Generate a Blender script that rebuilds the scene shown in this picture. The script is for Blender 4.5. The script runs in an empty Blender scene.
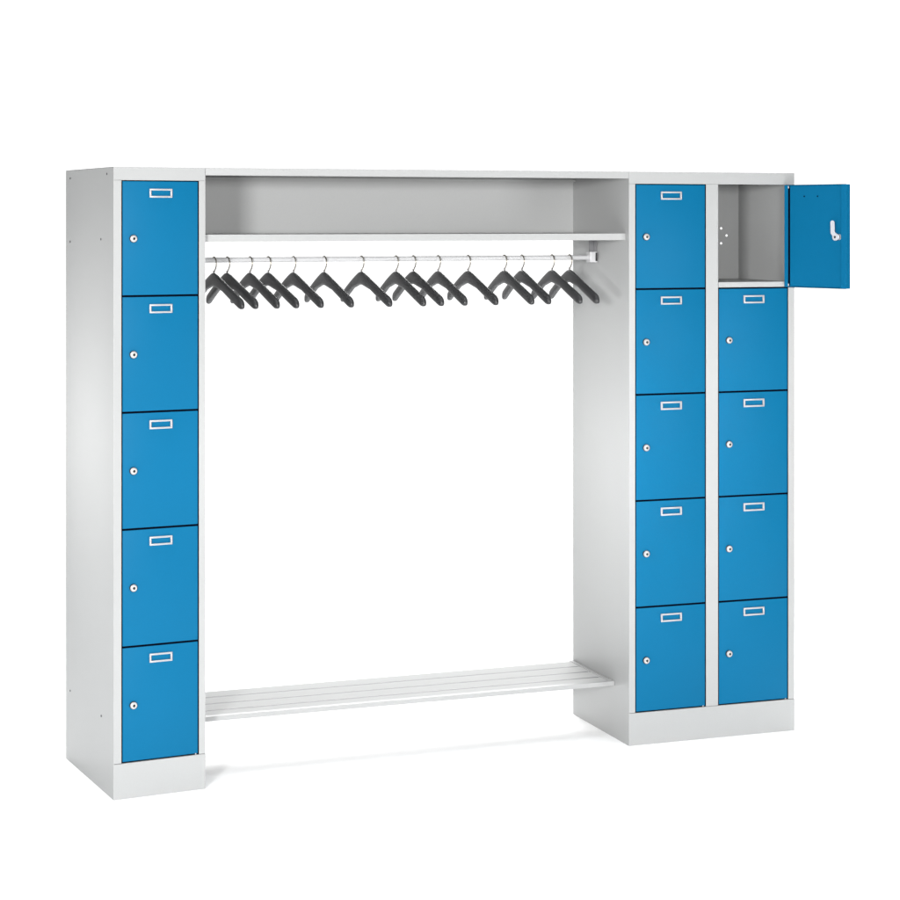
import bpy, bmesh, math
from mathutils import Vector, Matrix

scene = bpy.context.scene
COL = scene.collection
PI = math.pi

# ------------------------------------------------------------------ camera calibration (metres, z up, camera looks along +y)
FOC, CX, CY, CAM_H = 2030.41, 434.737, 219.34, 1.6962
YAW = 0.3581                       # the middle section
YAW_L = YAW + 0.0906               # single column locker
YAW_R = YAW - 0.0149               # double locker
P1 = Vector((-0.9371, 5.9251, 0))  # front left corner of the single locker
P2 = Vector((-0.68310, 6.04739, 0))
P3 = Vector((0.62546, 6.53710, 0))
W_L, W_M, W_R, H = 0.2819, 1.3972, 0.6037, 1.85
D_L, D_M = 0.5159, 0.4504

# ------------------------------------------------------------------ materials
def new_mat(name, base, rough=0.4, metal=0.0, grain=0.0, bump=0.0, bump_scale=900, spec=0.5, coat=0.0):
    m = bpy.data.materials.new(name); m.use_nodes = True
    nt = m.node_tree; b = nt.nodes['Principled BSDF']
    b.inputs['Base Color'].default_value = (*base, 1)
    b.inputs['Roughness'].default_value = rough
    b.inputs['Metallic'].default_value = metal
    b.inputs['Specular IOR Level'].default_value = spec
    b.inputs['Coat Weight'].default_value = coat
    tc = nt.nodes.new('ShaderNodeTexCoord')
    if grain:
        n = nt.nodes.new('ShaderNodeTexNoise'); n.inputs['Scale'].default_value = 260; n.inputs['Detail'].default_value = 4
        n2 = nt.nodes.new('ShaderNodeTexNoise'); n2.inputs['Scale'].default_value = 2.2; n2.inputs['Detail'].default_value = 3
        ad = nt.nodes.new('ShaderNodeMath'); ad.operation = 'ADD'
        mr = nt.nodes.new('ShaderNodeMapRange')
        mr.inputs['From Min'].default_value = 0.7; mr.inputs['From Max'].default_value = 1.3
        mr.inputs['To Min'].default_value = 1 - grain; mr.inputs['To Max'].default_value = 1 + grain
        hv = nt.nodes.new('ShaderNodeMix'); hv.data_type = 'RGBA'; hv.blend_type = 'MULTIPLY'
        hv.inputs[0].default_value = 1.0; hv.inputs[6].default_value = (*base, 1)
        L = nt.links
        L.new(tc.outputs['Object'], n.inputs['Vector']); L.new(tc.outputs['Object'], n2.inputs['Vector'])
        L.new(n.outputs['Fac'], ad.inputs[0]); L.new(n2.outputs['Fac'], ad.inputs[1])
        L.new(ad.outputs[0], mr.inputs['Value']); L.new(mr.outputs[0], hv.inputs[7])
        L.new(hv.outputs[2], b.inputs['Base Color'])
    if bump:
        n = nt.nodes.new('ShaderNodeTexNoise'); n.inputs['Scale'].default_value = bump_scale; n.inputs['Detail'].default_value = 2
        bp = nt.nodes.new('ShaderNodeBump'); bp.inputs['Strength'].default_value = bump; bp.inputs['Distance'].default_value = 0.0004
        nt.links.new(tc.outputs['Object'], n.inputs['Vector'])
        nt.links.new(n.outputs['Fac'], bp.inputs['Height']); nt.links.new(bp.outputs[0], b.inputs['Normal'])
    return m

GREY = new_mat("light_grey_powder_coat", (0.316, 0.319, 0.317), 0.42, grain=0.022, bump=0.25)
BENCH = new_mat('lightened_slat_paint', (0.43, 0.43, 0.426), 0.85, grain=0.012, spec=0.08)  # shelf paint made paler so the slat tops look more brightly lit
SHADE_GREY = new_mat('painted_shade_grey', (0.13, 0.13, 0.135), 0.6)  # dark grey for painted shade: slat gaps and rail bracket straps
RAIL = new_mat('pale_grey_rail_paint', (0.42, 0.42, 0.425), 0.3, grain=0.012)
BLUE = new_mat('blue_powder_coat', (0.0020, 0.103, 0.215), 0.45, grain=0.03, bump=0.2, spec=0.08)
SHADE_RIVET_BLACK = new_mat('gap_shade_rivet_black', (0.002, 0.002, 0.006), 0.9, spec=0.0)  # near-black: painted shade in the door gaps, also the open door's rivets
SILVER = new_mat('satin_silver', (0.37, 0.36, 0.37), 0.38, metal=0.25, grain=0.01)
CHROME = new_mat('polished_zinc', (0.62, 0.62, 0.65), 0.25, metal=0.35)
WIRE = new_mat('brushed_hook_wire', (0.33, 0.30, 0.25), 0.3, metal=1.0)
HANG = new_mat('charcoal_hanger', (0.019, 0.019, 0.0202), 0.46, grain=0.05, bump=0.12, spec=0.5)
BLACK = new_mat('black_plastic', (0.006, 0.006, 0.007), 0.5)
RIVET = new_mat('dark_rivet', (0.03, 0.032, 0.035), 0.5, metal=0.4)
KEYCORE = new_mat('pale_lock_core', (0.46, 0.455, 0.44), 0.35, metal=0.3)
FLOORM = new_mat('white_studio_floor', (0.975, 0.975, 0.975), 0.9, spec=0.05, grain=0.004)

# ------------------------------------------------------------------ mesh helpers
def add_box(bm, x0, x1, y0, y1, z0, z1, bev=0.0, mi=0, seg=2):
    t = bmesh.new()
    vs = [t.verts.new((x, y, z)) for x in (x0, x1) for y in (y0, y1) for z in (z0, z1)]
    for f in ((0, 1, 3, 2), (4, 6, 7, 5), (0, 4, 5, 1), (2, 3, 7, 6), (0, 2, 6, 4), (1, 5, 7, 3)):
        t.faces.new([vs[i] for i in f])
    bmesh.ops.recalc_face_normals(t, faces=t.faces)
    if bev: bmesh.ops.bevel(t, geom=list(t.edges), offset=bev, segments=seg, affect='EDGES', profile=0.5)
    merge(bm, t, mi)

def add_prism(bm, plan, z0, z1, bev=0.0, mi=0):
    t = bmesh.new()
    lo = [t.verts.new((p[0], p[1], z0)) for p in plan]; hi = [t.verts.new((p[0], p[1], z1)) for p in plan]
    n = len(plan)
    t.faces.new(lo[::-1]); t.faces.new(hi)
    for i in range(n): t.faces.new((lo[i], lo[(i + 1) % n], hi[(i + 1) % n], hi[i]))
    bmesh.ops.recalc_face_normals(t, faces=t.faces)
    if bev: bmesh.ops.bevel(t, geom=list(t.edges), offset=bev, segments=2, affect='EDGES', profile=0.5)
    merge(bm, t, mi)

def add_cyl(bm, c, r, depth, axis='Y', seg=40, mi=0, r2=None, bev=0.0):
    t = bmesh.new()
    bmesh.ops.create_cone(t, cap_ends=True, segments=seg, radius1=r, radius2=r if r2 is None else r2, depth=depth)
    if bev:
        es = [e for e in t.edges if abs(e.verts[0].co.z - e.verts[1].co.z) < 1e-6]
        bmesh.ops.bevel(t, geom=es, offset=bev, segments=2, affect='EDGES', profile=0.5)
    M = {'Y': Matrix.Rotation(PI / 2, 4, 'X'), 'X': Matrix.Rotation(PI / 2, 4, 'Y'), 'Z': Matrix.Identity(4)}[axis]
    bmesh.ops.transform(t, matrix=Matrix.Translation(c) @ M, verts=t.verts)
    merge(bm, t, mi)

def merge(bm, t, mi=0):
    for f in t.faces: f.material_index = mi
    me = bpy.data.meshes.new('tmp'); t.to_mesh(me); t.free()
    bm.from_mesh(me); bpy.data.meshes.remove(me)

def obj(name, bm, mats, parent=None, loc=None, rotz=None, smooth=False):
    me = bpy.data.meshes.new(name)
    if smooth:
        for f in bm.faces: f.smooth = True
    bm.to_mesh(me); bm.free()
    for m in (mats if isinstance(mats, (list, tuple)) else [mats]): me.materials.append(m)
    if smooth:
        try: me.set_sharp_from_angle(angle=math.radians(40))
        except Exception: pass
    o = bpy.data.objects.new(name, me); COL.objects.link(o)
    if parent: o.parent = parent
    if loc is not None: o.location = loc
    if rotz is not None: o.rotation_euler = (0, 0, rotz)
    return o

def box_obj(name, mats, parent, *b, bev=0.0008):
    bm = bmesh.new(); add_box(bm, *b, bev=bev); return obj(name, bm, mats, parent)

def thing(name, label, cat, loc, rotz=0, group=None):
    o = bpy.data.objects.new(name, None); COL.objects.link(o)
    o.empty_display_size = 0.1
    o.location = loc; o.rotation_euler = (0, 0, rotz); o['label'] = label; o['category'] = cat
    if group: o['group'] = group
    return o

def tube(bm, pts, r, seg=12, mi=0):
    """round tube along a list of points lying in the local yz plane"""
    rings = []
    for i, p in enumerate(pts):
        a = Vector(pts[max(i - 1, 0)]); b = Vector(pts[min(i + 1, len(pts) - 1)])
        t = (b - a).normalized(); n = Vector((1, 0, 0)); s = t.cross(n).normalized()
        rings.append([bm.verts.new(Vector(p) + (n * math.cos(k * 2 * PI / seg) + s * math.sin(k * 2 * PI / seg)) * r) for k in range(seg)])
    for a, b in zip(rings, rings[1:]):
        for k in range(seg):
            f = bm.faces.new((a[k], a[(k + 1) % seg], b[(k + 1) % seg], b[k])); f.material_index = mi
    bm.faces.new(rings[0][::-1]); bm.faces.new(rings[-1])

# ------------------------------------------------------------------ lockers
ROWS = [1.8110, 1.4710, 1.1300, 0.7875, 0.4435, 0.1055]     # door division heights
GAP = 0.0032

def door_parts(door, x0, x1, zt, zb):
    """label holder and lock on the outside of a door, in the door's parent coordinates"""
    w = x1 - x0
    k = w / 0.256
    lx0, lx1 = x0 + 0.0905 * k, x0 + 0.1655 * k
    lz1, lz0 = zt - 0.0245, zt - 0.0510
    bm = bmesh.new(); t = 0.0054
    y0, y1 = -0.0058, 0.0
    add_box(bm, lx0, lx1, y0, y1, lz1 - t, lz1, 0.0012)
    add_box(bm, lx0, lx1, y0, y1, lz0, lz0 + t, 0.0012)
    add_box(bm, lx0, lx0 + t, y0 + .0003, y1, lz0 + t - .001, lz1 - t + .001, 0.0008)
    add_box(bm, lx1 - t, lx1, y0 + .0003, y1, lz0 + t - .001, lz1 - t + .001, 0.0008)
    obj('label_holder', bm, SILVER, door, smooth=True)
    cx, cz = x0 + 0.0385 * k, zt - 0.1715
    bm = bmesh.new()
    add_cyl(bm, (cx, -0.0010, cz), 0.0116, 0.006, 'Y', 48, 2, bev=0.0006)
    add_cyl(bm, (cx, -0.0040, cz), 0.0103, 0.006, 'Y', 48, 0, bev=0.0014)
    add_cyl(bm, (cx, -0.0072, cz), 0.0074, 0.003, 'Y', 40, 1, bev=0.0006)
    add_cyl(bm, (cx, -0.0085, cz), 0.0040, 0.0016, 'Y', 24, 2)
    add_box(bm, cx - 0.0012, cx + 0.0012, -0.0093, -0.0084, cz - 0.0045, cz + 0.0036, 0, 2)
    obj('lock', bm, [SILVER, KEYCORE, BLACK], door, smooth=True)

def closed_door(root, x0, x1, zt, zb):
    bm = bmesh.new()
    add_box(bm, x0 + GAP + .0009, x1 - GAP - .0003, 0.0012, 0.0180, zb + GAP * .9, zt - GAP * .9, 0.0013, seg=3)
    d = obj('door', bm, BLUE, root, smooth=True)
    door_parts(d, x0, x1, zt, zb)
    # near-black strips filling the gap round the door, in place of its shade
    bm = bmesh.new(); y0, y1 = 0.0024, 0.0170
    g = GAP - .0004
    add_box(bm, x0 + .0002, x0 + g + .0009, y0, y1, zb, zt); add_box(bm, x1 - g - .0003, x1 - .0002, y0 - .0006, y1, zb, zt)
    g = GAP * .9 - .0003
    add_box(bm, x0 + .0045, x1 - .0040, y0, y1, zt - g, zt - .0002); add_box(bm, x0 + .0045, x1 - .0040, y0, y1, zb + .0002, zb + g)
    obj('door_gap_shade', bm, SHADE_RIVET_BLACK, root)
    return d

def rivets(root, D, pts, x=0.0, sgn=-1):
    for y, z in pts:
        bm = bmesh.new(); add_cyl(bm, (x + sgn * 0.0004, y, z), 0.0034, 0.0016, 'X', 20, bev=0.0004)
        obj('rivet', bm, RIVET, root)

def cabinet(root, W, D, cols, stile_l, stile_r, open_cell=None, back_y=None):
    """cols: list of (x0, x1) door openings"""
    top = H; T = 0.0016
    back_y = back_y or D - 0.012
    # side sheets run from the front frame to the rear edge
    box_obj('side_panel', GREY, root, 0.0, T, 0.0006, D, 0.0, top - T, bev=0.0005)
    box_obj('side_panel', GREY, root, W - T, W, 0.0006, D, 0.0, top - T, bev=0.0005)
    box_obj('top_panel', GREY, root, 0.0, W, 0.0016, D, top - T + .0002, top, bev=0.0004)
    # front frame
    bm = bmesh.new(); fd = 0.020
    zl, zh = ROWS[-1], ROWS[0]
    add_box(bm, 0.0, W, 0.0, 0.0014, zh, top - 0.0004, 0.0005)                       # header face
    add_box(bm, T, W - T, 0.0016, fd, zh, zh + 0.0015, 0.0003)                      # header return
    edges = [0.0] + [v for c in cols for v in c] + [W]
    for i in range(0, len(edges), 2):
        a, b = edges[i], edges[i + 1]
        add_box(bm, a, b, 0.0, 0.0014, zl, zh - 0.0005, 0.0005)
        if i > 0: add_box(bm, a, a + 0.0014, 0.0016, fd, zl, zh - .0005, 0.0003)
        if i < len(edges) - 2: add_box(bm, b - 0.0014, b, 0.0016, fd, zl, zh - .0005, 0.0003)
    obj('front_frame', bm, GREY, root)
    box_obj('plinth', GREY, root, -0.0004, W + 0.0004, -0.0006, 0.012, 0.0, ROWS[-1] - 0.0012, bev=0.0008)
    # partitions between columns
    for (a, b), (c, d) in zip(cols, cols[1:]):
        mid = (b + c) / 2
        box_obj('partition', GREY, root, mid - .001, mid + .001, 0.003, back_y, 0.02, top - 0.003, bev=0.0003)
    # compartment shelves: one per column and row
    colb = [0.0017] + [(b + c) / 2 for (_, b), (c, _) in zip(cols, cols[1:])] + [W - 0.0017]
    for ci, (a, b) in enumerate(cols):
        xl, xr = colb[ci] + .0012, colb[ci + 1] - .0012
        for ri, z in enumerate(ROWS[1:]):
            bm = bmesh.new()
            is_open = open_cell == (ci, ri)
            lip = 0.0185 if is_open else 0.010
            zt = z + (0.0185 if is_open else 0.006)
            add_box(bm, xl, xr, 0.0195, back_y - .001, zt - 0.0015, zt, 0.0003)
            add_box(bm, a + 0.0018, b - 0.0018, 0.0003 if is_open else 0.0190, 0.0192 if is_open else 0.0193, z + (.0022 if is_open else -.004), zt + (.0006 if is_open else -0.002), 0.0006)
            obj('shelf', bm, GREY, root)
    return back_y

# --- single locker on the left
SL_COLS = [(0.0236, 0.2622)]
left = thing('locker_cabinet', 'narrow single-column locker with five closed blue doors, left of the coat rail', 'locker', P1, YAW_L, 'grey steel lockers with blue doors')
by = cabinet(left, W_L, D_L, SL_COLS, .0236, .0197)
box_obj('back_panel', GREY, left, 0.0020, W_L - 0.0020, by, by + 0.0015, 0.0, H - .003, bev=0.0003)
for zt, zb in zip(ROWS, ROWS[1:]): closed_door(left, *SL_COLS[0], zt, zb)
rivets(left, D_L, [(0.4646, 1.8244), (0.0669, 1.8302), (0.4646, 1.6263), (0.1288, 1.6371), (0.4646, 0.2235), (0.1257, 0.2194)])
bm = bmesh.new(); add_box(bm, 0.250, 0.2535, -0.0008, 0.006, 0.1052, 0.1098, 0.0006); obj('hinge_pin', bm, SILVER, left)

# --- double locker on the right
DL_COLS = [(0.0222, 0.2770), (0.3208, 0.5812)]
right = thing('locker_cabinet', 'wide double-column locker with its top right blue door standing open', 'locker', P3, YAW_R, 'grey steel lockers with blue doors')
by = cabinet(right, W_R, D_M, DL_COLS, .022, .021, open_cell=(1, 0), back_y=0.385)
for c, (a, b) in enumerate(DL_COLS):
    for r in range(5):
        if (c, r) == (1, 0): continue
        closed_door(right, a, b, ROWS[r], ROWS[r + 1])
for a, b in DL_COLS:
    bm = bmesh.new(); add_box(bm, b - .0125, b - .009, -0.0008, 0.006, 0.1052, 0.1098, 0.0006); obj('hinge_pin', bm, SILVER, right)

def pix_on_plane(O, ang, dy, x, y):
    """s and z where a photo pixel meets the plane parallel to a front, dy behind it"""
    ox = O[0] - dy * math.sin(ang); oy = O[1] + dy * math.cos(ang)
    k = (x - CX) / FOC
    s = (k * oy - ox) / (math.cos(ang) - k * math.sin(ang)); d = oy + s * math.sin(ang)
    return s, CAM_H - (y - CY) * d / FOC

# back panel of the double locker, with the three round vent holes
holes = [pix_on_plane(P3, YAW_R, 0.385, *q) for q in ((721.2, 228.3), (726.6, 235.5), (721.2, 243.3))]
def holed_panel(x0, x1, z0, z1, y, t, holes, r, bm):
    cells_x = sorted({x0, x1} | {h[0] - 2 * r for h in holes[:1]} | {max(h[0] for h in holes) + 2 * r})
    bx0, bx1 = min(h[0] for h in holes) - 3 * r, max(h[0] for h in holes) + 3 * r
    bz0, bz1 = min(h[1] for h in holes) - 3 * r, max(h[1] for h in holes) + 3 * r
    t2 = bmesh.new()
    def ring(pts): 
        vs = [t2.verts.new((p[0], y, p[1])) for p in pts]
        return [t2.edges.new((vs[i], vs[(i + 1) % len(vs)])) for i in range(len(vs))]
    es = ring([(x0, z0), (x1, z0), (x1, z1), (x0, z1)])
    for hx, hz in holes:
        es += ring([(hx + r * math.cos(k * PI / 16), hz + r * math.sin(k * PI / 16)) for k in range(32)])
    bmesh.ops.triangle_fill(t2, use_beauty=True, use_dissolve=False, edges=es)
    # drop triangles that fill the holes
    kill = [f for f in t2.faces if any((f.calc_center_median().x - hx) ** 2 + (f.calc_center_median().z - hz) ** 2 < (r * .97) ** 2 for hx, hz in holes)]
    bmesh.ops.delete(t2, geom=kill, context='FACES_ONLY')
    r2 = bmesh.ops.extrude_face_region(t2, geom=list(t2.faces))
    bmesh.ops.translate(t2, vec=(0, t, 0), verts=[v for v in r2['geom'] if isinstance(v, bmesh.types.BMVert)])
    bmesh.ops.recalc_face_normals(t2, faces=t2.faces)
    merge(bm, t2)
bm = bmesh.new(); holed_panel(0.0020, W_R - 0.0020, 0.0, H - .003, by, 0.0012, holes, 0.0042, bm)
obj('back_panel', bm, GREY, right)
rivets(right, D_M, [(0.425, 0.2235), (0.425, 0.95)], x=W_R, sgn=1)

# --- the open door: hinge at the right edge of the top right opening, swung out past a right angle
hx = DL_COLS[1][1] - 0.0015
DW, DH0, DH1 = 0.2555, ROWS[1] + .0018, ROWS[0] - .0018
pivot = (hx, -0.001, 0)
SWING = math.radians(110.8)
dw = bmesh.new()
# local: x from 0 (hinge) to -DW, y = 0 outer face, +y = inner side when closed
add_box(dw, -DW, 0.0, 0.0, 0.0016, DH0, DH1, 0.0006)                                      # outer sheet
add_box(dw, -DW, -DW + 0.0014, 0.0017, 0.0180, DH0, DH1, 0.0004)                          # free edge return
add_box(dw, -0.0014, 0.0, 0.0017, 0.0180, DH0, DH1, 0.0004)                               # hinge edge return
add_box(dw, -DW + .0015, -.0015, 0.0017, 0.0172, DH1 - 0.0014, DH1, 0.0003)
add_box(dw, -DW + .0015, -.0015, 0.0017, 0.0172, DH0, DH0 + 0.0014, 0.0003)
add_box(dw, -DW + 0.0004, -DW + 0.0215, 0.0181, 0.0196, DH0, DH1, 0.0005)                 # wide flange along the free edge
add_box(dw, -DW + 0.0215, -0.0190, 0.0120, 0.0134, DH0 + 0.002, DH1 - 0.002, 0.0005)      # inner pan
add_box(dw, -0.0150, 0.0, 0.0181, 0.0196, DH0, DH1, 0.0005)                               # hinge flange
odoor = obj('door', dw, BLUE, right, loc=pivot, rotz=SWING)
odoor['label'] = 'open blue door, inner side with its latch in view'
bm = bmesh.new()
add_box(bm, -0.0188, -0.0152, 0.0050, 0.0160, DH0 + 0.006, DH1 - 0.006)                   # near-black strip for the shade in the hinge slot
add_box(bm, -DW + .004, -0.004, 0.0160, 0.0176, DH1 - .0001, DH1 + .0009)
add_box(bm, -DW + .004, -0.004, 0.0160, 0.0176, DH0 - .0009, DH0 + .0001)
obj('door_gap_shade', bm, SHADE_RIVET_BLACK, odoor)
for z in (DH1 - .007, DH0 + .007):
    bm = bmesh.new(); add_cyl(bm, (-0.0165, 0.0185, z), 0.0016, 0.008, 'Z', 20, bev=0.0005); obj('hinge_pin', bm, SILVER, odoor, smooth=True)
for x in (-0.079, -0.134):
    bm = bmesh.new(); add_cyl(bm, (x, 0.0138, 1.7715), 0.0026, 0.0012, 'Y', 18); obj('rivet', bm, SHADE_RIVET_BLACK, odoor)
# latch inside the door: barrel, nut and cam lever pointing up
bm = bmesh.new(); lx, lz = -0.2210, 1.6390
add_cyl(bm, (lx, 0.0190, lz), 0.0100, 0.013, 'Y', 32, 0, bev=0.001)
add_cyl(bm, (lx, 0.0275, lz), 0.0085, 0.005, 'Y', 6, 0, bev=0.0008)
add_cyl(bm, (lx, 0.0225, lz), 0.0104, 0.0028, 'Y', 32, 1)
def lever(bm):
    t = bmesh.new()
    out = [(0.011, 0.004), (0.009, -0.008), (0.000, -0.0135), (-0.010, -0.010), (-0.002, 0)]
    pts = []
    # cam plate outline in (x, z) relative to the barrel axis; bent so that the free end points up and toward the hinge
    for a in range(200, 381, 20): pts.append((0.0115 * math.cos(math.radians(a)) , 0.0115 * math.sin(math.radians(a))))
    pts += [(0.0180, 0.012), (0.0190, 0.044)]
    for a in range(0, 181, 30): pts.append((0.0115 + 0.0075 * math.cos(math.radians(a)), 0.046 + 0.0075 * math.sin(math.radians(a))))
    pts += [(0.0040, 0.044), (0.0030, 0.016), (-0.006, 0.0105)]
    vs = [t.verts.new((lx + p[0], 0.0302, lz + p[1])) for p in pts]
    f = t.faces.new(vs)
    r = bmesh.ops.extrude_face_region(t, geom=[f])
    bmesh.ops.translate(t, vec=(0, 0.0032, 0), verts=[v for v in r['geom'] if isinstance(v, bmesh.types.BMVert)])
    bmesh.ops.recalc_face_normals(t, faces=t.faces)
    merge(bm, t, 0)
lever(bm)
add_cyl(bm, (lx, 0.0346, lz), 0.0040, 0.0026, 'Y', 6, 1)
obj('latch', bm, [CHROME, BLACK], odoor)
# outside of the open door
bm = bmesh.new(); t = .0062; a, b, z1, z0 = -DW + .088, -DW + .163, ROWS[0] - .024, ROWS[0] - .052
for q in ((a, b, z1 - t, z1), (a, b, z0, z0 + t), (a, a + t, z0 + t, z1 - t), (b - t, b, z0 + t, z1 - t)): add_box(bm, q[0], q[1], -0.0058, 0.0, q[2], q[3], .0008)
obj('label_holder', bm, SILVER, odoor)
bm = bmesh.new(); add_cyl(bm, (lx, -0.003, lz), 0.0112, 0.006, 'Y', 40, 0, bev=.0014); add_cyl(bm, (lx, -0.0065, lz), 0.0074, 0.003, 'Y', 40, 1); add_cyl(bm, (lx, -0.0082, lz), 0.0028, 0.001, 'Y', 20, 2)
obj('lock', bm, [SILVER, KEYCORE, BLACK], odoor)

# ------------------------------------------------------------------ hat shelf with the coat rail
hat = thing('hat_shelf', 'long open grey hat shelf with a coat rail below it, bridging the two lockers', 'shelf', P2, YAW)
eL = lambda y: 0.0012 - math.tan(YAW_L - YAW) * y
eR = lambda y: W_M - 0.0004 - math.tan(YAW_R - YAW) * y
def slab(bm, y0, y1, z0, z1, bev=0.0006, il=0.0, ir=0.0):
    add_prism(bm, [(eL(y0) + il, y0), (eR(y0) - ir, y0), (eR(y1) - ir, y1), (eL(y1) + il, y1)], z0, z1, bev)
bm = bmesh.new()
slab(bm, 0.0018, D_M, H - 0.0016, H, 0.0004)
slab(bm, 0.0004, 0.0020, H - 0.0225, H - 0.0003, 0.0006)
slab(bm, 0.0021, 0.0160, H - 0.0225, H - 0.0209, 0.0004)
slab(bm, 0.0160, 0.0174, H - 0.0209, H - 0.0100, 0.0003)
obj('top_panel', bm, GREY, hat)
bm = bmesh.new()
slab(bm, D_M - 0.0030, D_M - 0.0014, 1.6330, H - 0.0020, 0.0003)
slab(bm, D_M - 0.0200, D_M - 0.0032, H - 0.0200, H - 0.0186, 0.0003)
slab(bm, D_M - 0.0216, D_M - 0.0202, H - 0.0270, H - 0.0186, 0.0003)
obj('back_panel', bm, GREY, hat)
bm = bmesh.new()
slab(bm, 0.0275, D_M - 0.0034, 1.6490, 1.6508, 0.0004)
slab(bm, 0.0255, 0.0273, 1.6290, 1.6508, 0.0008)
slab(bm, 0.0275, 0.0420, 1.6290, 1.6306, 0.0005)
obj('shelf_board', bm, GREY, hat)

RY, RZ, RR = 0.250, 1.5695, 0.0079
bm = bmesh.new(); xa, xb = eL(RY) + 0.004, eR(RY) - 0.006
add_cyl(bm, ((xa + xb) / 2, RY, RZ), RR, xb - xa, 'X', 32)
obj('coat_rail', bm, RAIL, hat, smooth=True)
for side in (0, 1):
    e = eR(RY) if side else eL(RY)
    s = -1 if side else 1
    X = lambda a, b: (min(e + s * a, e + s * b), max(e + s * a, e + s * b))
    bm = bmesh.new()
    add_box(bm, *X(0.0050, 0.0320), RY - 0.0165, RY + 0.0165, RZ - 0.0165, RZ + 0.0190, 0.0022)      # rail socket
    add_box(bm, *X(0.0120, 0.0290), RY - 0.0020, RY + 0.0020, RZ + 0.0185, 1.6484, 0.0006, 2)            # hanging strap, coloured dark for the shade under the shelf
    add_box(bm, *X(0.0030, 0.0120), RY - 0.0050, RY + 0.0030, RZ + 0.0185, 1.6484, 0.0006, 2)
    add_box(bm, *X(0.0070, 0.0130), RY - 0.0178, RY - 0.0162, RZ - 0.0120, RZ + 0.0160, 0.0, 1)       # black slot
    add_cyl(bm, (e + s * 0.0336, RY, RZ), 0.0092, 0.004, 'X', 28, 0, bev=0.0008)
    obj('rail_bracket', bm, [RAIL, BLACK, SHADE_GREY], hat)

# ------------------------------------------------------------------ slatted shoe shelf near the floor
rack = thing('slatted_shelf', 'low white slatted shoe shelf fixed between the lockers near the floor', 'shelf', P2, YAW)
ZT, FY, BY = 0.1860, 0.1100, 0.4480
n = 4; pitch = (BY - FY) / n
for i in range(n):
    y0 = FY + i * pitch + (0.0 if i == 0 else 0.0); y1 = y0 + pitch - 0.0140
    y0 += 0.0205 if i == 0 else 0.0
    bm = bmesh.new()
    slab(bm, y0, y1, ZT - 0.0150, ZT - 0.0008, 0.0005, il=0.016, ir=0.016)
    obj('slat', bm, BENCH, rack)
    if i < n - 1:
        bm = bmesh.new(); slab(bm, y1 + .0003, y1 + 0.0137, ZT - 0.0140, ZT - 0.0014, 0.0, il=0.022, ir=0.022)  # added strip, dark grey in place of the shade in the open gap
        obj('slat_gap_shade', bm, SHADE_GREY, rack)
bm = bmesh.new(); slab(bm, FY, FY + 0.0200, ZT - 0.0150, ZT, 0.0014); obj('front_rail', bm, GREY, rack)
for side in (0, 1):
    bm = bmesh.new(); e = (lambda y: eR(y) - 0.0145) if side else (lambda y: eL(y) + 0.0005)
    ya, yb = FY + 0.0202, BY
    add_prism(bm, [(e(ya), ya), (e(ya) + 0.014, ya), (e(yb) + 0.014, yb), (e(yb), yb)], ZT - 0.015, ZT + 0.0006, 0.0012)
    obj('end_rail', bm, GREY, rack)

# ------------------------------------------------------------------ coat hangers
def hanger_proto():
    root = thing('coat_hanger', '', 'hanger', (0, 0, 0), YAW, 'charcoal hangers on the coat rail')
    # hook: wire loop over the rail, in the local yz plane; -y is toward the viewer
    bm = bmesh.new(); r = 0.0205; pts = []
    wr = 0.0019; zc = RR + wr - r          # the loop rests on the rail
    for a in range(150, -51, -10):         # from the open tip behind, over the top, down the near side
        A = math.radians(a); pts.append((0, -r * 1.12 * math.cos(A), zc + r * math.sin(A)))
    y, z = pts[-1][1], pts[-1][2]
    pts += [(0, y + .0050, z - .0040), (0, y + .0098, z - .0080), (0, -0.0008, z - 0.0125), (0, 0, z - 0.0160), (0, 0, z - 0.026)]
    tube(bm, pts, wr)
    obj('hook', bm, WIRE, root, smooth=True)
    # body: arched yoke with two sloping rounded shoulders, both arms bowed the same way along the rail
    bm = bmesh.new(); zt = -0.0425
    HW = 0.222; rings = []
    def top(u):
        s = 0.0880 * (abs(u) / HW)
        return zt - (math.sqrt(s * s + 0.0075 ** 2) - 0.0075) + 0.003
    def thick(u):
        a = abs(u) / HW
        return 0.0425 - 0.0112 * min(1, a / 0.36) ** 1.4
    us = [HW * q for q in (0, .02, .045, .075, .11, .15, .2, .25, .3, .36, .42, .5, .58, .66, .74, .8, .85, .89, .92, .945, .965, .98, .99, .997, 1.0)]
    us = [-u for u in us[:0:-1]] + us
    for u in us:
        a = abs(u) / HW
        e = 1.0 if a <= 0.90 else max(0.05, math.sqrt(max(0.0, 1 - ((a - 0.90) / 0.1001) ** 2)))
        h = thick(u)
        c = top(u) - h / 2
        hw = (0.0078 + 0.0022 * a) * (0.15 + 0.85 * e)      # half thickness along the rail
        bow = 0.0150 * a ** 1.6
        ring = []
        for k in range(20):
            t = 2 * PI * k / 20; ct, st = math.cos(t), math.sin(t)
            q = 0.72
            ring.append(bm.verts.new((bow + hw * math.copysign(abs(ct) ** q, ct), -u, c + h * e / 2 * math.copysign(abs(st) ** q, st))))
        rings.append(ring)
    for a, b in zip(rings, rings[1:]):
        for k in range(20): bm.faces.new((a[k], a[(k + 1) % 20], b[(k + 1) % 20], b[k]))
    bm.faces.new(rings[0][::-1]); bm.faces.new(rings[-1])
    bmesh.ops.recalc_face_normals(bm, faces=bm.faces)
    obj('hanger_body', bm, HANG, root, smooth=True)
    bm = bmesh.new(); add_cyl(bm, (0, 0, zt + 0.0062), 0.0030, 0.008, 'Z', 16, bev=.0006); obj('collar', bm, SILVER, root)
    return root
proto = hanger_proto()
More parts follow.
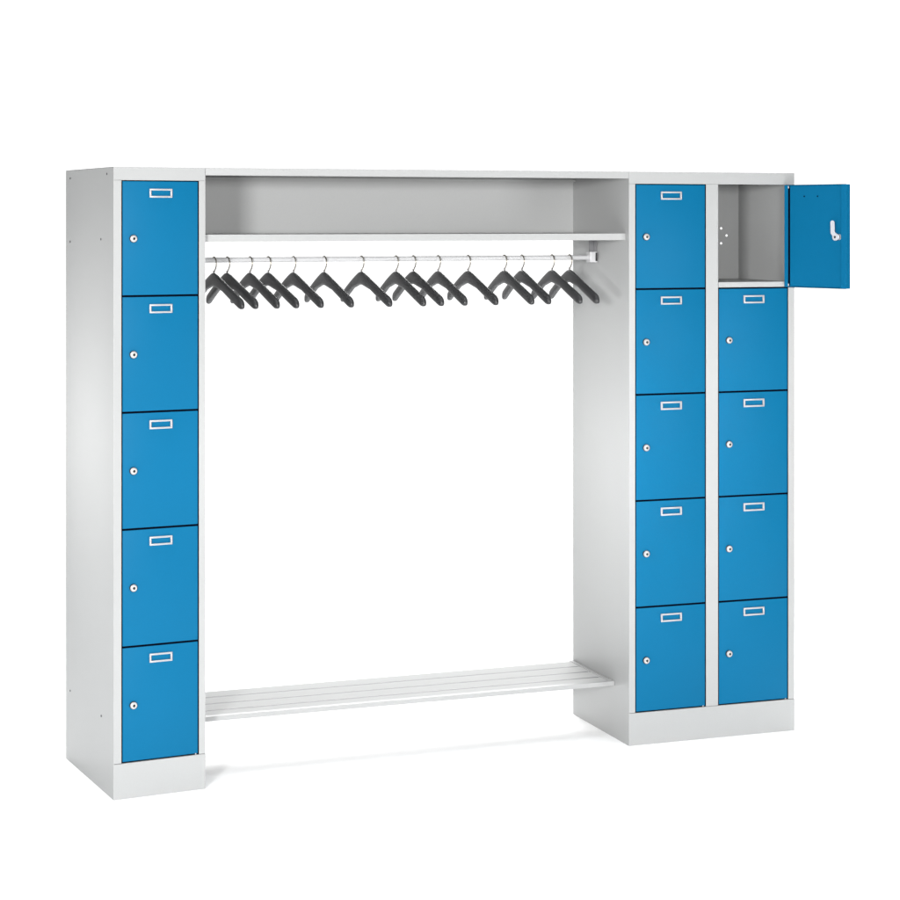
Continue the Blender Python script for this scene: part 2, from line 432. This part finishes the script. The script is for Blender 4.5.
HX = [213.9, 227.2, 250.0, 268.3, 293.4, 324.2, 361.4, 396.0, 413.3, 438.1, 468.0, 504.3, 521.8, 551.9, 569.4]
WORDS = ['charcoal hanger at the left end, its rear arm cut off by the single locker',
         'second charcoal hanger from the left, close beside the leftmost one',
         'third charcoal hanger from the left end of the rail',
         'fourth charcoal hanger from the left end of the rail',
         'fifth charcoal hanger from the left end of the rail',
         'sixth charcoal hanger from the left, left of the widest gap on the rail',
         'seventh charcoal hanger from the left, with a wide gap on both sides',
         'eighth charcoal hanger, the middle one of the fifteen on the rail',
         'ninth charcoal hanger from the left, crowding the middle hanger',
         'tenth charcoal hanger from the left, sixth from the right end',
         'fifth charcoal hanger from the right, left of a wide gap',
         'fourth charcoal hanger from the right, first one after a wide gap',
         'third charcoal hanger from the right end of the rail',
         'second charcoal hanger from the right, overlapping the last one',
         'charcoal hanger at the right end, its front arm before the grey locker side']
for i, px in enumerate(HX):
    s, _ = pix_on_plane(P2, YAW, RY, px, 256)
    if i == 0: h = proto
    else:
        h = proto.copy(); COL.objects.link(h)
        for ch in proto.children:
            if ch.name.split('.')[0] in ('hook', 'hanger_body', 'collar'):
                c = ch.copy(); COL.objects.link(c); c.parent = h
    h['label'] = WORDS[i]
    h.location = (P2.x + s * math.cos(YAW) - RY * math.sin(YAW), P2.y + s * math.sin(YAW) + RY * math.cos(YAW), RZ)
    # the hangers fan slightly: each turns a little more toward the doorway side the further left it hangs
    hx_, hy_ = h.location.x, h.location.y
    phi = math.asin(min(.9, 107 * hy_ / FOC)) - hx_ / hy_
    h.rotation_euler = (0, 0, phi + math.radians([0, .6, -.6, .4, 0, -.5, .6, 0, .6, -.6, .4, 0, -.6, .4, 0][i]))

# ------------------------------------------------------------------ floor (white seamless studio ground)
bm = bmesh.new()
vs = [bm.verts.new(p) for p in ((-5, 2.6, 0), (5, 2.6, 0), (5, 9.6, 0), (-5, 9.6, 0))]; bm.faces.new(vs)
fl = obj('floor', bm, FLOORM); fl['kind'] = 'structure'

# ------------------------------------------------------------------ light
w = bpy.data.worlds.new('World'); scene.world = w; w.use_nodes = True
nt = w.node_tree; bg = nt.nodes['Background']
tc = nt.nodes.new('ShaderNodeTexCoord'); sx = nt.nodes.new('ShaderNodeSeparateXYZ')
nt.links.new(tc.outputs['Generated'], sx.inputs[0])
# white sweep behind the lockers, a faint glow from the left, dark studio elsewhere
def ramp(sock, a, b):
    m = nt.nodes.new('ShaderNodeMapRange'); m.interpolation_type = 'SMOOTHSTEP'
    m.inputs['From Min'].default_value = a; m.inputs['From Max'].default_value = b
    nt.links.new(sx.outputs[sock], m.inputs['Value']); return m.outputs[0]
def op(kind, a, b):
    m = nt.nodes.new('ShaderNodeMath'); m.operation = kind
    for i, v in enumerate((a, b)):
        if isinstance(v, (int, float)): m.inputs[i].default_value = v
        else: nt.links.new(v, m.inputs[i])
    return m.outputs[0]
low = op('SUBTRACT', 1.0, ramp('Z', .45, .75))
back = ramp('Y', 0.68, 0.84); front = ramp('Y', -.25, -.6)
leftside = op('MULTIPLY', op('MULTIPLY', op('SUBTRACT', 1.0, back), op('SUBTRACT', 1.0, front)), ramp('X', 0.1, -0.1))
tot = op('MULTIPLY', low, op('ADD', op('MULTIPLY', back, 1.28), op('MULTIPLY', leftside, 0.27)))
nt.links.new(tot, bg.inputs['Strength']); bg.inputs['Color'].default_value = (1, 1, 1, 1)

def area(name, loc, target, size, energy, size_y=None, color=(1, 1, 1), spread=180):
    l = bpy.data.lights.new(name, 'AREA'); l.energy = energy; l.size = size; l.color = color; l.spread = math.radians(spread)
    if size_y: l.shape = 'RECTANGLE'; l.size_y = size_y
    o = bpy.data.objects.new(name, l); COL.objects.link(o); o.location = loc
    o.rotation_euler = (Vector(target) - Vector(loc)).to_track_quat('-Z', 'Y').to_euler()
    return o
area('key_softbox', (0.55, 0.2, 3.0), (0.1, 6.4, .9), 1.5, 32)
area('level_fill_right', (1.0, -0.6, 1.9), (0.1, 6.4, 1.7), .8, 310)  # unseen fill added to brighten the hat shelf recess
area('level_fill_left', (-1.7, -0.3, 1.9), (0.1, 6.4, 1.7), .8, 420)  # unseen fill added for the recess and the left-facing inner walls
area('side_fill_near', (-2.3, 5.72, 1.06), (-1.03, 6.16, 1.06), .3, 2.6, spread=62)  # unseen narrow fill, added to brighten the side panel at mid height
area('side_fill_far', (-1.75, 4.6, 1.0), (0.6, 6.72, .93), .3, 2.1, spread=25)  # added out of frame, the same mid-height pool for the double locker's side
area('back_floor_fill', (0, 10.6, 3.2), (-0.05, 5.9, 0), 3.2, 62, 1.2, spread=80)  # added behind, out of view, to clear the floor shadow under the slats
area('left_fill', (-2.4, 1.5, 2.2), (0.3, 6.6, 1.2), 1.2, 22)  # unseen fill, added to lift the open door's inner face
area('right_fill', (2.6, 4.5, 1.2), (0.9, 6.6, 1.0), .8, 24)  # unseen fill, added to lift the double locker's front
area('overhead_fill_grid', (0, 7.0, 4.6), (0, 7.0, 0), 9, 240, spread=70, color=(.965, 1, 1.02))  # added overhead, out of view, to bring the floor to plain white
area('overhead_fill_soft', (0, 7.0, 4.6), (0, 7.0, 0), 9, 30, spread=120, color=(.965, 1, 1.02))  # wider unseen fill, added to soften the shoe shelf's floor shadow

# ------------------------------------------------------------------ camera and render settings
cd = bpy.data.cameras.new('camera'); cam = bpy.data.objects.new('camera', cd); COL.objects.link(cam)
cam.location = (0, 0, CAM_H); cam.rotation_euler = (PI / 2, 0, 0)
cd.sensor_fit = 'HORIZONTAL'; cd.sensor_width = 36; cd.lens = FOC * 36 / 900
cd.shift_x = (450 - CX) / 900; cd.shift_y = -(450 - CY) / 900
cd.clip_start = 0.05; cd.clip_end = 500
scene.camera = cam
scene.render.engine = 'CYCLES'
scene.cycles.max_bounces = 10; scene.cycles.diffuse_bounces = 6
scene.view_settings.view_transform = 'Standard'; scene.view_settings.look = 'None'
scene.view_settings.exposure = 0; scene.view_settings.gamma = 1
